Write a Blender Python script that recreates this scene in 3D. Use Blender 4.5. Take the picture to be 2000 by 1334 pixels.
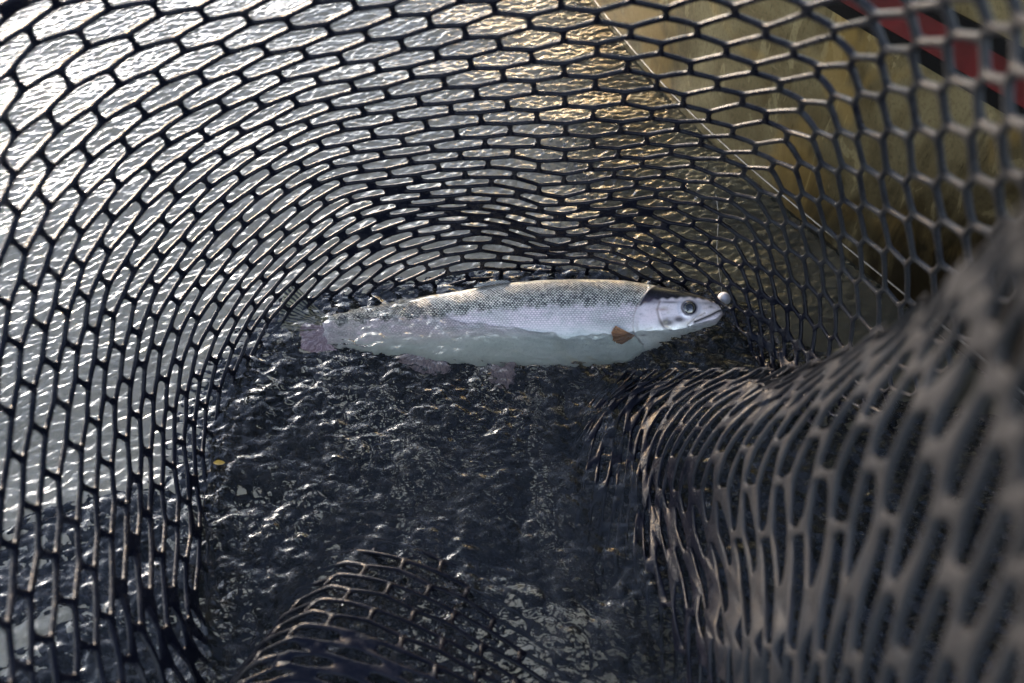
import bpy, math, random
import numpy as np
C = bpy.context
for o in list(bpy.data.objects): bpy.data.objects.remove(o)
R = math.radians
# ------------------------------------------------------------------ camera
H, TH, F = 0.78, R(50), 1555.0
ct, st = math.cos(TH), math.sin(TH)
cd = bpy.data.cameras.new('camera'); cam = bpy.data.objects.new('camera', cd)
C.scene.collection.objects.link(cam); C.scene.camera = cam
cam.location = (0, 0, H); cam.rotation_euler = (R(90)-TH, 0, 0)
cd.sensor_width = 36; cd.lens = 36*F/2000; cd.clip_start = 0.02; cd.clip_end = 3000
cd.dof.use_dof = True; cd.dof.focus_distance = 1.02; cd.dof.aperture_fstop = 4.0
# ------------------------------------------------------------------ sky and sun
SUN_EL, SUN_AZ = R(9), R(-38)          # azimuth from +Y towards +X
w = bpy.data.worlds.new('World'); C.scene.world = w; w.use_nodes = True
nt = w.node_tree; nt.nodes.clear()
sky = nt.nodes.new('ShaderNodeTexSky'); sky.sky_type = 'NISHITA'; sky.sun_disc = False
sky.sun_elevation = SUN_EL; sky.sun_rotation = SUN_AZ; sky.air_density = 1.0; sky.dust_density = 1.6; sky.ozone_density = 1.5
hs = nt.nodes.new('ShaderNodeHueSaturation'); hs.inputs['Saturation'].default_value = 0.45
bg = nt.nodes.new('ShaderNodeBackground'); bg.inputs[1].default_value = 0.15
wo = nt.nodes.new('ShaderNodeOutputWorld')
nt.links.new(sky.outputs[0], hs.inputs['Color']); tint = nt.nodes.new('ShaderNodeMix'); tint.data_type = 'RGBA'; tint.blend_type = 'MULTIPLY'; tint.inputs[0].default_value = 1.0
tint.inputs[7].default_value = (.96, .99, 1.06, 1)       # slight cool tint added to neutralise the warm sky
nt.links.new(hs.outputs[0], tint.inputs[6])
# added ramp: darkens the sky overhead to deepen the water, bright band kept low
tc = nt.nodes.new('ShaderNodeTexCoord'); sx = nt.nodes.new('ShaderNodeSeparateXYZ'); nt.links.new(tc.outputs['Generated'], sx.inputs[0])
cn = nt.nodes.new('ShaderNodeTexNoise'); cn.inputs['Scale'].default_value = 2.2; cn.inputs['Detail'].default_value = 5; nt.links.new(tc.outputs['Generated'], cn.inputs['Vector'])
ca_ = nt.nodes.new('ShaderNodeMath'); ca_.operation = 'MULTIPLY_ADD'; nt.links.new(cn.outputs[0], ca_.inputs[0]); ca_.inputs[1].default_value = .35
nt.links.new(sx.outputs[2], ca_.inputs[2])
cr = nt.nodes.new('ShaderNodeValToRGB'); nt.links.new(ca_.outputs[0], cr.inputs[0]); el = cr.color_ramp.elements
while len(el) < 4: el.new(.5)
for e_, (p_, v_) in zip(el, [(.15, .85), (.55, .80), (.85, .36), (1.0, .26)]): e_.position = p_; k_ = (.85-v_)*.45; e_.color = (v_*(1-.5*k_), v_, v_*(1+1.3*k_), 1)
cl_ = nt.nodes.new('ShaderNodeMix'); cl_.data_type = 'RGBA'; cl_.blend_type = 'MULTIPLY'; cl_.inputs[0].default_value = 1.0
nt.links.new(tint.outputs[2], cl_.inputs[6]); nt.links.new(cr.outputs[0], cl_.inputs[7]); nt.links.new(cl_.outputs[2], bg.inputs[0]); nt.links.new(bg.outputs[0], wo.inputs[0])
sd = bpy.data.lights.new('sun', 'SUN'); so = bpy.data.objects.new('sun', sd); C.scene.collection.objects.link(so)
sd.energy = 0.45; sd.angle = R(1.2); sd.color = (1.0, 0.60, 0.24)
from mathutils import Vector
sdir = Vector((math.sin(SUN_AZ)*math.cos(SUN_EL), math.cos(SUN_AZ)*math.cos(SUN_EL), math.sin(SUN_EL)))
so.rotation_euler = sdir.to_track_quat('Z', 'Y').to_euler()
vs = C.scene.view_settings; vs.view_transform = 'Standard'; vs.look = 'None'; vs.gamma = 1; vs.exposure = 3.45
cy = C.scene.cycles; cy.max_bounces = 10; cy.transmission_bounces = 8; cy.sample_clamp_indirect = 6

# ------------------------------------------------------------------ helpers
def P3(px, py, d):                       # photo pixel + distance along the view axis -> world point
    x = (px-1000)/F; y = (667-py)/F
    return np.stack([d*x, d*(ct+y*st), H+d*(-st+y*ct)], -1)
def dz(px, py, z):                       # distance at which the pixel's ray reaches height z
    return (H-z)/(st-((667-py)/F)*ct)
def at(px, py, z=0.0):
    return P3(np.float64(px), np.float64(py), dz(px, py, z))
def tps_fit(X, Y, lam=0.0):
    X = np.asarray(X, float); Y = np.asarray(Y, float)
    n = len(X); d = np.linalg.norm(X[:, None]-X[None], axis=2)
    K = np.where(d > 0, d*d*np.log(d+1e-12), 0)+lam*np.eye(n)
    Q = np.hstack([np.ones((n, 1)), X]); m = Q.shape[1]
    A = np.zeros((n+m, n+m)); A[:n, :n] = K; A[:n, n:] = Q; A[n:, :n] = Q.T
    B = np.zeros((n+m, Y.shape[1])); B[:n] = Y
    S = np.linalg.lstsq(A, B, rcond=None)[0]
    def f(Z):
        Z = np.asarray(Z, float); out = []
        for k in range(0, len(Z), 20000):
            z = Z[k:k+20000]; d2 = ((z[:, None]-X[None])**2).sum(2)
            U = np.where(d2 > 0, .5*d2*np.log(d2+1e-18), 0)
            out.append(U@S[:n]+np.hstack([np.ones((len(z), 1)), z])@S[n:])
        return np.vstack(out)
    return f
def link(name, me, m, parent=None):
    o = bpy.data.objects.new(name, me); C.scene.collection.objects.link(o)
    if m: me.materials.append(m)
    if parent: o.parent = parent
    return o
def mesh_np(name, V, Q, smooth=True):
    V = np.asarray(V, np.float32); Q = np.asarray(Q, np.int32)
    me = bpy.data.meshes.new(name); me.vertices.add(len(V)); me.vertices.foreach_set('co', V.ravel())
    k = Q.shape[1]; me.loops.add(Q.size); me.loops.foreach_set('vertex_index', Q.ravel())
    me.polygons.add(len(Q)); me.polygons.foreach_set('loop_start', np.arange(0, Q.size, k, dtype=np.int32))
    me.polygons.foreach_set('loop_total', np.full(len(Q), k, np.int32))
    me.update(calc_edges=True); me.validate()
    me.polygons.foreach_set('use_smooth', np.full(len(me.polygons), smooth)); me.update()
    return me
def grid_quads(n, m, wrap=False):
    i, j = np.meshgrid(np.arange(n-1), np.arange(m if wrap else m-1), indexing='ij')
    j2 = (j+1) % m
    return np.stack([i*m+j, (i+1)*m+j, (i+1)*m+j2, i*m+j2], -1).reshape(-1, 4)
def tag(o, label=None, cat=None, kind=None, group=None):
    if label: o['label'] = label
    if cat: o['category'] = cat
    if kind: o['kind'] = kind
    if group: o['group'] = group
    return o
def empty(name, loc):
    o = bpy.data.objects.new(name, None); C.scene.collection.objects.link(o); o.location = loc; o.empty_display_size = .05
    return o
class NT:
    def __init__(s, name):
        s.m = bpy.data.materials.new(name); s.m.use_nodes = True; s.t = s.m.node_tree; s.t.nodes.clear()
        s.out = s.n('ShaderNodeOutputMaterial')
    def n(s, ty, **kw):
        x = s.t.nodes.new(ty)
        for k, v in kw.items():
            if hasattr(x, k) and not k[0].isupper(): setattr(x, k, v)
        return x
    def l(s, a, b): s.t.links.new(a, b)
    def val(s, v, i):
        if isinstance(v, (int, float)): i.default_value = v
        elif isinstance(v, tuple): i.default_value = v if len(v) == 4 or i.type == 'VECTOR' else (*v, 1)
        else: s.l(v, i)
    def math(s, op, a, b=0.0, c=0.0):
        x = s.n('ShaderNodeMath', operation=op); s.val(a, x.inputs[0]); s.val(b, x.inputs[1]); s.val(c, x.inputs[2]); return x.outputs[0]
    def mix(s, f, a, b):
        x = s.n('ShaderNodeMix', data_type='RGBA'); s.val(f, x.inputs[0]); s.val(a, x.inputs[6]); s.val(b, x.inputs[7]); return x.outputs[2]
    def ramp(s, f, stops):
        x = s.n('ShaderNodeValToRGB'); s.val(f, x.inputs[0]); e = x.color_ramp.elements
        while len(e) < len(stops): e.new(.5)
        for q, (p, c) in zip(e, stops): q.position = p; q.color = (*c, 1) if isinstance(c, tuple) else (c, c, c, 1)
        return x.outputs[0]
    def noise(s, vec, scale, detail=4, rough=.5, dist=0.0):
        x = s.n('ShaderNodeTexNoise'); s.l(vec, x.inputs['Vector']); x.inputs['Scale'].default_value = scale
        x.inputs['Detail'].default_value = detail; x.inputs['Roughness'].default_value = rough; x.inputs['Distortion'].default_value = dist
        return x.outputs[0]
    def mapping(s, vec, scale=(1, 1, 1), rot=(0, 0, 0)):
        x = s.n('ShaderNodeMapping'); s.l(vec, x.inputs[0]); x.inputs['Scale'].default_value = scale; x.inputs['Rotation'].default_value = rot
        return x.outputs[0]
    def bump(s, h, strength, dist, normal=None):
        x = s.n('ShaderNodeBump'); s.l(h, x.inputs['Height']); x.inputs['Strength'].default_value = strength; x.inputs['Distance'].default_value = dist
        if normal: s.l(normal, x.inputs['Normal'])
        return x.outputs[0]
    def pr(s, **kw):
        x = s.n('ShaderNodeBsdfPrincipled')
        for k, v in kw.items(): s.val(v, x.inputs[k.replace('_', ' ')])
        return x
    def end(s, sh): s.l(sh, s.out.inputs[0]); return s.m

# ------------------------------------------------------------------ materials
def mat_rubber():
    t = NT('wet_rubber'); g = t.n('ShaderNodeNewGeometry').outputs['Position']
    n1 = t.noise(g, 55, 3); n2 = t.noise(g, 900, 2); n3 = t.noise(g, 260, 3); n4 = t.noise(g, 38, 4, .6)
    P = t.n('ShaderNodeSeparateXYZ'); t.l(g, P.inputs[0])
    # patchy dried grey, kept to the right side to paint in its brighter light
    ex_ = t.math('MULTIPLY_ADD', t.math('SUBTRACT', n4, .5), .34, P.outputs[0])
    far = t.ramp(ex_, [(.20, 0.0), (.29, 1.0)])
    ey_ = t.math('MULTIPLY_ADD', t.math('SUBTRACT', n4, .5), .25, P.outputs[1])
    near = t.math('MULTIPLY', t.ramp(P.outputs[0], [(.05, 0.0), (.11, 1.0)]), t.ramp(ey_, [(.34, 1.0), (.50, 0.0)]))
    dry_lit = t.math('MULTIPLY', t.math('MAXIMUM', far, near), t.ramp(P.outputs[2], [(.07, 0.0), (.17, 1.0)]))
    film = t.ramp(n1, [(.50, 0.0), (.68, 1.0)])
    col = t.mix(film, (.0035, .0040, .0075), (.009, .009, .013))
    col = t.mix(dry_lit, col, (.020, .0205, .0225))
    rough = t.math('MULTIPLY_ADD', dry_lit, .30, t.math('MULTIPLY_ADD', film, .15, .20))
    h = t.math('ADD', t.math('MULTIPLY', n2, .5), n3)
    b = t.bump(h, .55, .0012)
    p = t.pr(Base_Color=col, Roughness=rough, Normal=b, Specular_IOR_Level=.12)
    return t.end(p.outputs[0])
def mat_water():
    t = NT('river_water'); g = t.n('ShaderNodeNewGeometry').outputs['Position']
    n = t.noise(t.mapping(g, (1, 1, .2)), 130, 2, .5, .8); b = t.bump(n, .35, .0022)
    p = t.pr(Base_Color=(.95, .965, .965), Roughness=0.02, IOR=1.333, Transmission_Weight=1.0, Normal=b)
    d = t.n('ShaderNodeBsdfDiffuse'); d.inputs[0].default_value = (.16, .18, .155, 1)
    mx = t.n('ShaderNodeMixShader'); mx.inputs[0].default_value = .03
    t.l(p.outputs[0], mx.inputs[1]); t.l(d.outputs[0], mx.inputs[2])
    return t.end(mx.outputs[0])
def mat_bed():
    t = NT('silt'); g = t.n('ShaderNodeNewGeometry').outputs['Position']
    n_ = t.noise(g, 9, 6, .6)
    c = t.ramp(n_, [(.35, (.12, .125, .108)), (.65, (.20, .205, .178))])
    P = t.n('ShaderNodeSeparateXYZ'); t.l(g, P.inputs[0])     # bed colour darkened on the boat's side to paint in its shade
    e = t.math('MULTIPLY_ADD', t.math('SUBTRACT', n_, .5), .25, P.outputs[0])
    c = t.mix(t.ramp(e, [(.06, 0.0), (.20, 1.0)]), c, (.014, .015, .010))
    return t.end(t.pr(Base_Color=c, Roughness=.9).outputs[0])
def mat_metal(name, base, dark, metal=.9, painted_shade=True):
    t = NT(name); o = t.n('ShaderNodeTexCoord').outputs['Object']
    big = t.noise(t.mapping(o, (5, 5, 4)), 1.6, 5, .6, .5)
    blot = t.noise(t.mapping(o, (11, 11, 4)), 2.2, 4, .55, 1.6)
    fine = t.noise(t.mapping(o, (60, 60, 45)), 4, 5, .75)
    scr = t.noise(t.mapping(o, (5, 14, 240), (.7, .3, .2)), 3, 2, .5)
    scr2 = t.noise(t.mapping(o, (90, 60, 6), (.1, .5, .9)), 3, 2, .5)
    c = t.mix(t.ramp(big, [(.35, 0.0), (.65, 1.0)]), base, dark)
    c = t.mix(t.math('MULTIPLY', t.ramp(blot, [(.60, 0.0), (.615, 1.0)]), .45), c, tuple(min(1, v*1.5) for v in base))
    c = t.mix(t.math('MULTIPLY', t.ramp(fine, [(.50, 0.0), (.72, 1.0)]), .55), c, tuple(v*.3 for v in dark))
    c = t.mix(t.math('MULTIPLY', t.ramp(scr, [(.70, 0.0), (.73, 1.0)]), .35), c, (.35, .32, .22))
    c = t.mix(t.math('MULTIPLY', t.ramp(scr2, [(.70, 0.0), (.74, 1.0)]), .6), c, tuple(v*.2 for v in dark))
    gold = t.noise(t.mapping(o, (3, 3, 3)), 2.6, 3, .5, .4)
    c = t.mix(t.math('MULTIPLY', t.ramp(gold, [(.54, 0.0), (.62, 1.0)]), .5), c, (base[0]*1.35, base[1]*1.05, base[2]*.6))
    if painted_shade:          # shade painted into the low part of the side nearest the net
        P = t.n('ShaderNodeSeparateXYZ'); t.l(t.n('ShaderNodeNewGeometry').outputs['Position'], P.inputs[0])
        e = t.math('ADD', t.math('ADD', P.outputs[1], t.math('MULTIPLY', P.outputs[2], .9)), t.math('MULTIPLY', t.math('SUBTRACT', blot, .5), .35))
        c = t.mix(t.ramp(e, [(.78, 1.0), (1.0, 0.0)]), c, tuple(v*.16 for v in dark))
    rough = t.math('MULTIPLY_ADD', fine, .30, .22)
    b = t.bump(t.math('ADD', big, t.math('MULTIPLY', fine, .12)), .25, .004)
    return t.end(t.pr(Base_Color=c, Roughness=rough, Metallic=metal, Normal=b).outputs[0])
def mat_plain(name, col, rough=.4, metal=0.0, var=.0, scale=60, **kw):
    t = NT(name); g = t.n('ShaderNodeTexCoord').outputs['Object']
    n = t.noise(g, scale, 5, .6)
    c = t.mix(t.ramp(n, [(.35, 0.0), (.7, 1.0)]), col, tuple(v*(1-var) for v in col))
    return t.end(t.pr(Base_Color=c, Roughness=rough, Metallic=metal, Normal=t.bump(n, .2, .002), **kw).outputs[0])

RUB = mat_rubber()

# ------------------------------------------------------------------ lattice of the net wall, traced node by node
N = {}
def add(ox, oy, s, rows):
    for a, b0, pts in rows:
        for k, p in enumerate(pts):
            if p: N[(a, b0+k)] = (ox+p[0]/s, oy+p[1]/s)
add(0, 0, 2.857, [
 (0, 0, [(165,190),(465,215),(745,235),(1005,250),(1250,265),(1475,270),(1700,295)]),
 (-1, 0, [(90,450),(370,440),(640,430),(890,430),(1130,430),(1350,430),(1565,420),(1770,440),(1970,460)]),
 (-2, 0, [(50,700),(295,680),(545,640),(790,610),(1020,600),(1235,580),(1445,570),(1645,560),(1840,580)]),
 (-3, 0, [(40,930),(250,890),(475,850),(700,810),(920,770),(1140,750),(1340,720),(1530,700),(1720,690),(1905,690)]),
 (-4, 0, [(60,1150),(240,1110),(440,1060),(640,1005),(840,950),(1040,900),(1240,860),(1425,840),(1610,810),(1785,800),(1960,810)]),
 (-5, 2, [(420,1270),(605,1190),(790,1130),(970,1075),(1150,1020),(1335,975),(1510,945),(1680,920),(1845,910)]),
 (-6, 4, [(750,1310),(920,1245),(1085,1185),(1255,1130),(1420,1085),(1585,1050),(1745,1020),(1905,1000)]),
 (1, 1, [(590,10),(870,45),(1135,80),(1380,100),(1610,130),(1835,165)]), (2, 6, [(1975,20)])])
add(650, 0, 2.857, [
 (0, 7, [(45,325),(245,368),(435,400),(620,455),(803,520),(975,578),(1140,650),(1300,722),(1450,790),(1590,858),(1725,920)]),
 (2, 7, [(335,55),(540,115),(737,178),(925,238),(1110,312),(1290,390),(1465,465),(1625,545),(1780,640)]),
 (1, 7, [(185,190),(385,245),(580,300),(770,348),(950,412),(1120,485),(1295,557),(1450,630),(1605,710),(1755,790)]),
 (3, 9, [(900,35),(1100,120),(1285,200),(1475,273),(1645,360),(1810,460)]),
 (4, 10, [(1270,15),(1475,90),(1662,180),(1830,270)]), (5, 12, [(1860,75)]),
 (-1, 8, [(108,475),(300,520),(480,558),(657,602),(825,657),(988,718),(1145,790),(1295,865),(1437,930),(1570,985),(1690,1040)]),
 (-2, 9, [(165,615),(345,643),(520,690),(690,740),(850,795),(1005,842),(1148,930),(1290,1003),(1425,1060),(1545,1105)]),
 (-3, 9, [(48,698),(220,740),(390,790),(555,820),(710,860),(865,910),(1013,965),(1150,1060),(1285,1130)]),
 (-4, 10, [(103,830),(270,855),(430,888),(588,922),(740,970),(886,1008),(1026,1070),(1150,1155)]),
 (-5, 11, [(155,940),(315,968),(470,998),(615,1023),(760,1062),(900,1110)]),
 (-6, 12, [(205,1035),(355,1053),(500,1085),(645,1112),(785,1147)])])
add(600, 250, 4, [
 (-5, 16, [(1455,560),(1640,640),(1810,740)]), (-6, 17, [(1480,672),(1650,765)]),
 (-7, 11, [(130,570),(335,545),(545,565),(743,592),(945,622),(1135,652),(1320,702),(1490,770),(1655,860)]),
 (-8, 12, [(210,700),(405,680),(600,680),(795,695),(985,720),(1165,762),(1340,802),(1500,870),(1655,965)]),
 (-9, 12, [(100,870),(285,830),(468,812),(655,800),(835,815),(1015,848),(1185,877),(1350,925),(1505,1010)]),
 (-10, 13, [(175,990),(350,953),(530,925),(705,932),(880,945),(1050,970),(1210,1010),(1365,1062)]),
 (-11, 13, [(75,1160),(250,1110),(425,1075),(595,1058),(765,1062),(930,1080),(1095,1110),(1250,1150)]),
 (-12, 14, [(175,1280),(350,1240),(515,1205),(675,1195),(855,1195),(985,1220)])])
add(200, 300, 4, [(a, 9, [p]) for a, p in zip(range(-5, -12, -1), [(1555,95),(1420,272),(1310,470),(1215,660),(1140,860),(1080,1060),(1030,1275)])] +
 [(a, 10, [p]) for a, p in zip(range(-7, -12, -1), [(1525,410),(1420,600),(1335,790),(1255,980),(1180,1175)])] +
 [(a, 11, [p]) for a, p in zip(range(-8, -13, -1), [(1620,545),(1525,725),(1420,905),(1345,1100),(1270,1290)])] +
 [(a, 8, [p]) for a, p in zip(range(-7, -11, -1), [(1090,530),(1010,740),(950,940),(895,1160)])] +
 [(a, 7, [p]) for a, p in zip(range(-7, -11, -1), [(870,600),(805,820),(755,1040),(715,1270)])] +
 [(a, 6, [p]) for a, p in zip(range(-7, -10, -1), [(655,690),(605,920),(560,1140)])] +
 [(a, 5, [p]) for a, p in zip(range(-7, -10, -1), [(435,780),(400,1010),(385,1260)])] +
 [(a, 4, [p]) for a, p in zip(range(-5, -9, -1), [(300,380),(245,630),(215,880),(205,1130)])] +
 [(a, 3, [p]) for a, p in zip(range(-5, -9, -1), [(50,465),(10,730),(10,995),(35,1240)])])
add(0, 600, 4, [(a, 7, [p]) for a, p in zip(range(-11, -14, -1), [(1510,295),(1530,540),(1575,765)])] +
 [(a, 6, [p]) for a, p in zip(range(-10, -15, -1), [(1370,185),(1385,430),(1425,665),(1490,900),(1545,1130)])] +
 [(a, 5, [p]) for a, p in zip(range(-10, -14, -1), [(1215,315),(1270,560),(1335,795),(1395,1045)])] +
 [(a, 4, [p]) for a, p in zip(range(-9, -13, -1), [(1060,195),(1095,440),(1160,700),(1240,945)])] +
 [(a, 3, [p]) for a, p in zip(range(-9, -13, -1), [(920,310),(985,575),(1050,840),(1140,1115)])] +
 [(a, 2, [p]) for a, p in zip(range(-8, -12, -1), [(720,170),(780,440),(850,725),(950,1010)])] +
 [(a, 1, [p]) for a, p in zip(range(-8, -11, -1), [(550,300),(640,590),(735,895)])] +
 [(a, 0, [p]) for a, p in zip(range(-7, -11, -1), [(300,130),(395,435),(480,755),(580,1080)])] +
 [(-7, -1, [(95,270)]), (-8, -1, [(205,600)]), (-9, -1, [(300,950)]), (-8, -2, [(40,800)]), (-9, -2, [(125,1160)])])
for k, v in {(-11,0):(173,955),(-12,0):(206,1044),(-13,0):(231,1136),(-14,0):(265,1225),(-15,0):(325,1300),
 (-11,1):(203,905),(-12,1):(238,984),(-13,1):(257,1066),(-14,1):(285,1154),(-15,1):(318,1235),(-16,1):(380,1290),
 (-12,2):(266,932),(-13,2):(283,1007),(-14,2):(308,1084),(-15,2):(332,1150),(-16,2):(362,1212),(-17,2):(420,1262),
 (-13,3):(304,949),(-14,3):(336,1021),(-15,3):(355,1090),(-16,3):(374,1155),(-17,3):(402,1215),
 (-13,4):(329,909),(-14,4):(362,979),(-15,4):(382,1045),(-16,4):(397,1108),(-14,5):(376,935),(-15,5):(398,1000),
 (-10,-1):(96,928),(-11,-1):(135,1018),(-12,-1):(171,1108),(-13,-1):(204,1205),(-14,-1):(250,1290),
 (-10,-2):(61,990),(-11,-2):(94,1080),(-12,-2):(128,1172),(-13,-2):(170,1262),(-10,-3):(14,1066),(-11,-3):(40,1160),(-12,-3):(80,1250),
 (-17,1):(450,1310),(-18,2):(500,1290),(-18,1):(535,1330),(-14,7):(410,846),(-15,6):(408,945),
 (-5,0):(34,478),(-6,0):(55,557)}.items(): N[k] = v
add(1050, 250, 4, [
 (1, 16, [(850,90),(1045,175),(1210,265),(1365,395),(1520,545),(1640,700),(1700,880),(1720,1100)]),
 (0, 16, [(630,195),(815,270),(985,350),(1140,445),(1285,570),(1430,707),(1560,860)]),
 (-1, 16, [(412,292),(600,350),(770,430),(925,510),(1080,605),(1215,740),(1340,880),(1445,1055)]),
 (-2, 16, [(206,400),(395,450),(565,525),(720,592),(875,650),(1015,765),(1140,900),(1245,1055),(1345,1210)]),
 (-3, 17, [(195,575),(375,605),(530,657),(675,705),(820,778),(945,895),(1055,1040),(1145,1200)]),
 (-4, 17, [(20,635),(190,692),(350,740),(495,785),(635,808),(765,910),(880,1040),(975,1190)]),
 (-5, 19, [(175,820),(325,850),(460,868),(590,945),(700,1045),(800,1180)]),
 (-6, 20, [(160,945),(300,942),(420,980),(540,1070)])])
add(1300, 0, 2.857, [
 (4, 14, [(140,380),(288,465),(430,550),(557,652),(683,750),(740,928),(748,1095)]),
 (5, 13, [(180,170),(340,278),(495,385),(640,480),(763,592),(832,757),(856,932),(861,1110)]),
 (6, 13, [(385,58),(560,180),(715,290),(855,390),(928,552),(952,750),(972,945),(976,1132)]),
 (7, 14, [(795,55),(940,180),(1048,342),(1068,552),(1076,750),(1096,950),(1091,1155)]),
 (3, 15, [(100,560),(240,655),(375,735),(500,835),(603,915),(637,1080)]),
 (2, 16, [(65,695),(200,785),(320,870),(440,955),(525,1090)]),
 (8, 15, [(1165,95),(1210,305),(1218,515),(1230,745),(1216,972),(1216,1182)]),
 (9, 15, [(1375,60),(1390,260),(1390,490),(1382,737),(1352,1000)]),
 (10, 16, [(1588,210),(1562,475),(1545,733),(1525,1005)]),
 (11, 16, [(1790,190),(1765,460),(1730,720),(1695,1022)]),
 (12, 16, [(1965,130),(1930,430),(1895,705),(1875,1005)])])
add(1500, 400, 4, [
 (3, 21, [(130,145),(150,370),(170,600),(165,800),(140,1010),(115,1210)]),
 (4, 21, [(275,170),(298,395),(290,640),(280,875),(235,1090)]),
 (5, 21, [(430,190),(430,450),(420,700),(390,950),(320,1165)]),
 (6, 21, [(570,250),(570,520),(545,790),(510,1040)]), (7, 21, [(740,290),(705,590),(690,880),(610,1115)]),
 (8, 20, [(905,50),(930,350),(890,668),(840,970)]), (9, 20, [(1110,95),(1112,440),(1055,770)]),
 (10, 20, [(1340,145),(1320,500)]), (11, 20, [(1570,200)]),
 (2, 21, [(5,150),(20,328),(32,520),(48,750),(35,930)])])
Xn = np.array(list(N.keys()), float); Yn = np.array(list(N.values()), float)
wall_px = tps_fit(Xn, Yn, .25)
# distance of the wall along the view axis, from the widths of its strands
WL = [(402,1245),(398,1050),(405,900),(432,790),(495,690),(555,625),(640,588),(720,575),(850,560),(950,545),(1100,532),(1250,560),(1395,598),(1440,660),(1458,742)]
da = [(x, y, dz(x, y, 0)) for x, y in WL]
for x, y in WL:
    L = math.hypot(1000-x, 860-y); x2, y2 = x+(1000-x)/L*45, y+(860-y)/L*45
    da.append((x2, y2, dz(x2, y2, -.07)))
da += [(0,100,.52),(110,40,.55),(0,400,.54),(0,700,.57),(0,900,.57),(100,1100,.60),(60,1300,.53),(240,1320,.62),(300,1000,.77),(250,780,.78),(200,500,.70),
 (250,250,.68),(480,300,.80),(500,120,.68),(700,30,.63),(700,250,.80),(900,20,.64),(900,160,.73),(900,300,.84),(1000,430,1.0),(1100,60,.65),(1150,220,.78),(1250,350,.93),
 (1350,30,.62),(1400,140,.68),(1550,60,.55),(1500,250,.74),(1600,130,.58),(1700,40,.46),(1700,200,.54),(1620,300,.68),(1640,500,.84),(1540,420,.86),(1560,600,.95),
 (1750,500,.70),(1700,640,.84),(1820,600,.70),(1850,350,.50),(1950,60,.35),(1950,250,.37),(1900,450,.50),(1800,100,.42),(1500,700,1.0),(700,430,.95),(400,500,.84),(1420,470,.97)]
da = np.array(da); wall_d = tps_fit(da[:, :2]/200, da[:, 2:], .02)
def wall(ab):
    p = wall_px(ab); d = wall_d(p/200)[:, 0]
    return p, P3(p[:, 0], p[:, 1], d)

# near sheet of the net that folds over in the right foreground
NF = {}
def addf(r, c0, pts):
    for k, p in enumerate(pts):
        if p: NF[(c0+k, r-c0-k)] = p
addf(0, 0, [(1210,900),(1235,900),(1260,897),(1286,900),(1315,898),(1352,897),(1407,889),(1462,877),(1527,862),(1605,845),(1702,825),(1818,795),(1960,750)])
addf(-1, 2, [(1262,962),(1287,966),(1316,967),(1354,965),(1402,960),(1457,956),(1522,943),(1607,927),(1712,907),(1832,885),(1975,850)])
addf(1, 0, [(1192,842),(1222,839),(1257,838),(1295,839),(1330,838),(1371,836),(1418,832),(1472,824),(1535,810),(1607,791),(1693,762),(1800,722),(1925,668)])
addf(2, 0, [(1188,800),(1225,797),(1265,793),(1307,791),(1347,791),(1386,791),(1433,789),(1487,782),(1547,775),(1611,755),(1690,725),(1790,680),(1905,600)])
addf(3, 0, [(1200,770),(1240,764),(1283,761),(1325,760),(1366,761),(1409,763),(1453,763),(1507,756),(1565,744),(1628,722),(1705,690),(1795,640),(1905,545)])
addf(4, 0, [(1222,757),(1260,752),(1300,749),(1340,748),(1383,747),(1430,747),(1478,747),(1527,743),(1580,730),(1640,705),(1713,668),(1800,612),(1900,515)])
addf(-2, 2, [(1280,1022),(1310,1027),(1345,1032),(1390,1036),(1441,1044),(1494,1043),(1558,1035),(1641,1025),(1735,1015),(1856,1000),(2000,975)])
addf(-3, 2, [(1322,1105),(1362,1120),(1401,1133),(1443,1143),(1490,1151),(1540,1156),(1600,1160),(1670,1158),(1754,1150),(1868,1130),(2010,1105)])
addf(-4, 2, [(1355,1195),(1390,1222),(1426,1238),(1463,1253),(1502,1266),(1546,1279),(1602,1290),(1668,1295),(1756,1293),(1870,1275),(2010,1250)])
Xf = np.array(list(NF.keys()), float); Yf = np.array(list(NF.values()), float)
fold_px = tps_fit(Xf, Yf, 1.0)
fa = [(x, y, dz(x, y, 0)) for x, y in [(1165,860),(1170,790),(1185,950),(1235,1070),(1290,1180),(1330,1300)]]
fa += [(1260,900,.90),(1300,790,.93),(1280,1000,.86),(1340,900,.80),(1400,840,.76),(1390,780,.84),(1450,900,.68),(1420,1040,.70),(1500,800,.68),(1560,860,.56),(1500,1050,.60),
 (1620,800,.50),(1640,930,.45),(1600,1100,.48),(1700,850,.40),(1750,1000,.36),(1700,1200,.38),(1820,800,.31),(1850,950,.29),(1850,1150,.29),(1960,760,.24),(1980,900,.23),(2000,1200,.23),
 (1500,755,.76),(1600,725,.60),(1700,680,.48),(1800,625,.38),(1900,530,.28),(2000,440,.22),(1900,600,.27),(1980,620,.22),(1400,1250,.66),(1500,1270,.54),(1600,1300,.46),(1380,1130,.74)]
fa = np.array(fa); fold_d = tps_fit(fa[:, :2]/200, fa[:, 2:], .02)
def fold(ab):
    p = fold_px(ab); d = np.clip(fold_d(p/200)[:, 0], .17, 1.2)
    return p, P3(p[:, 0], p[:, 1], d)

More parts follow.
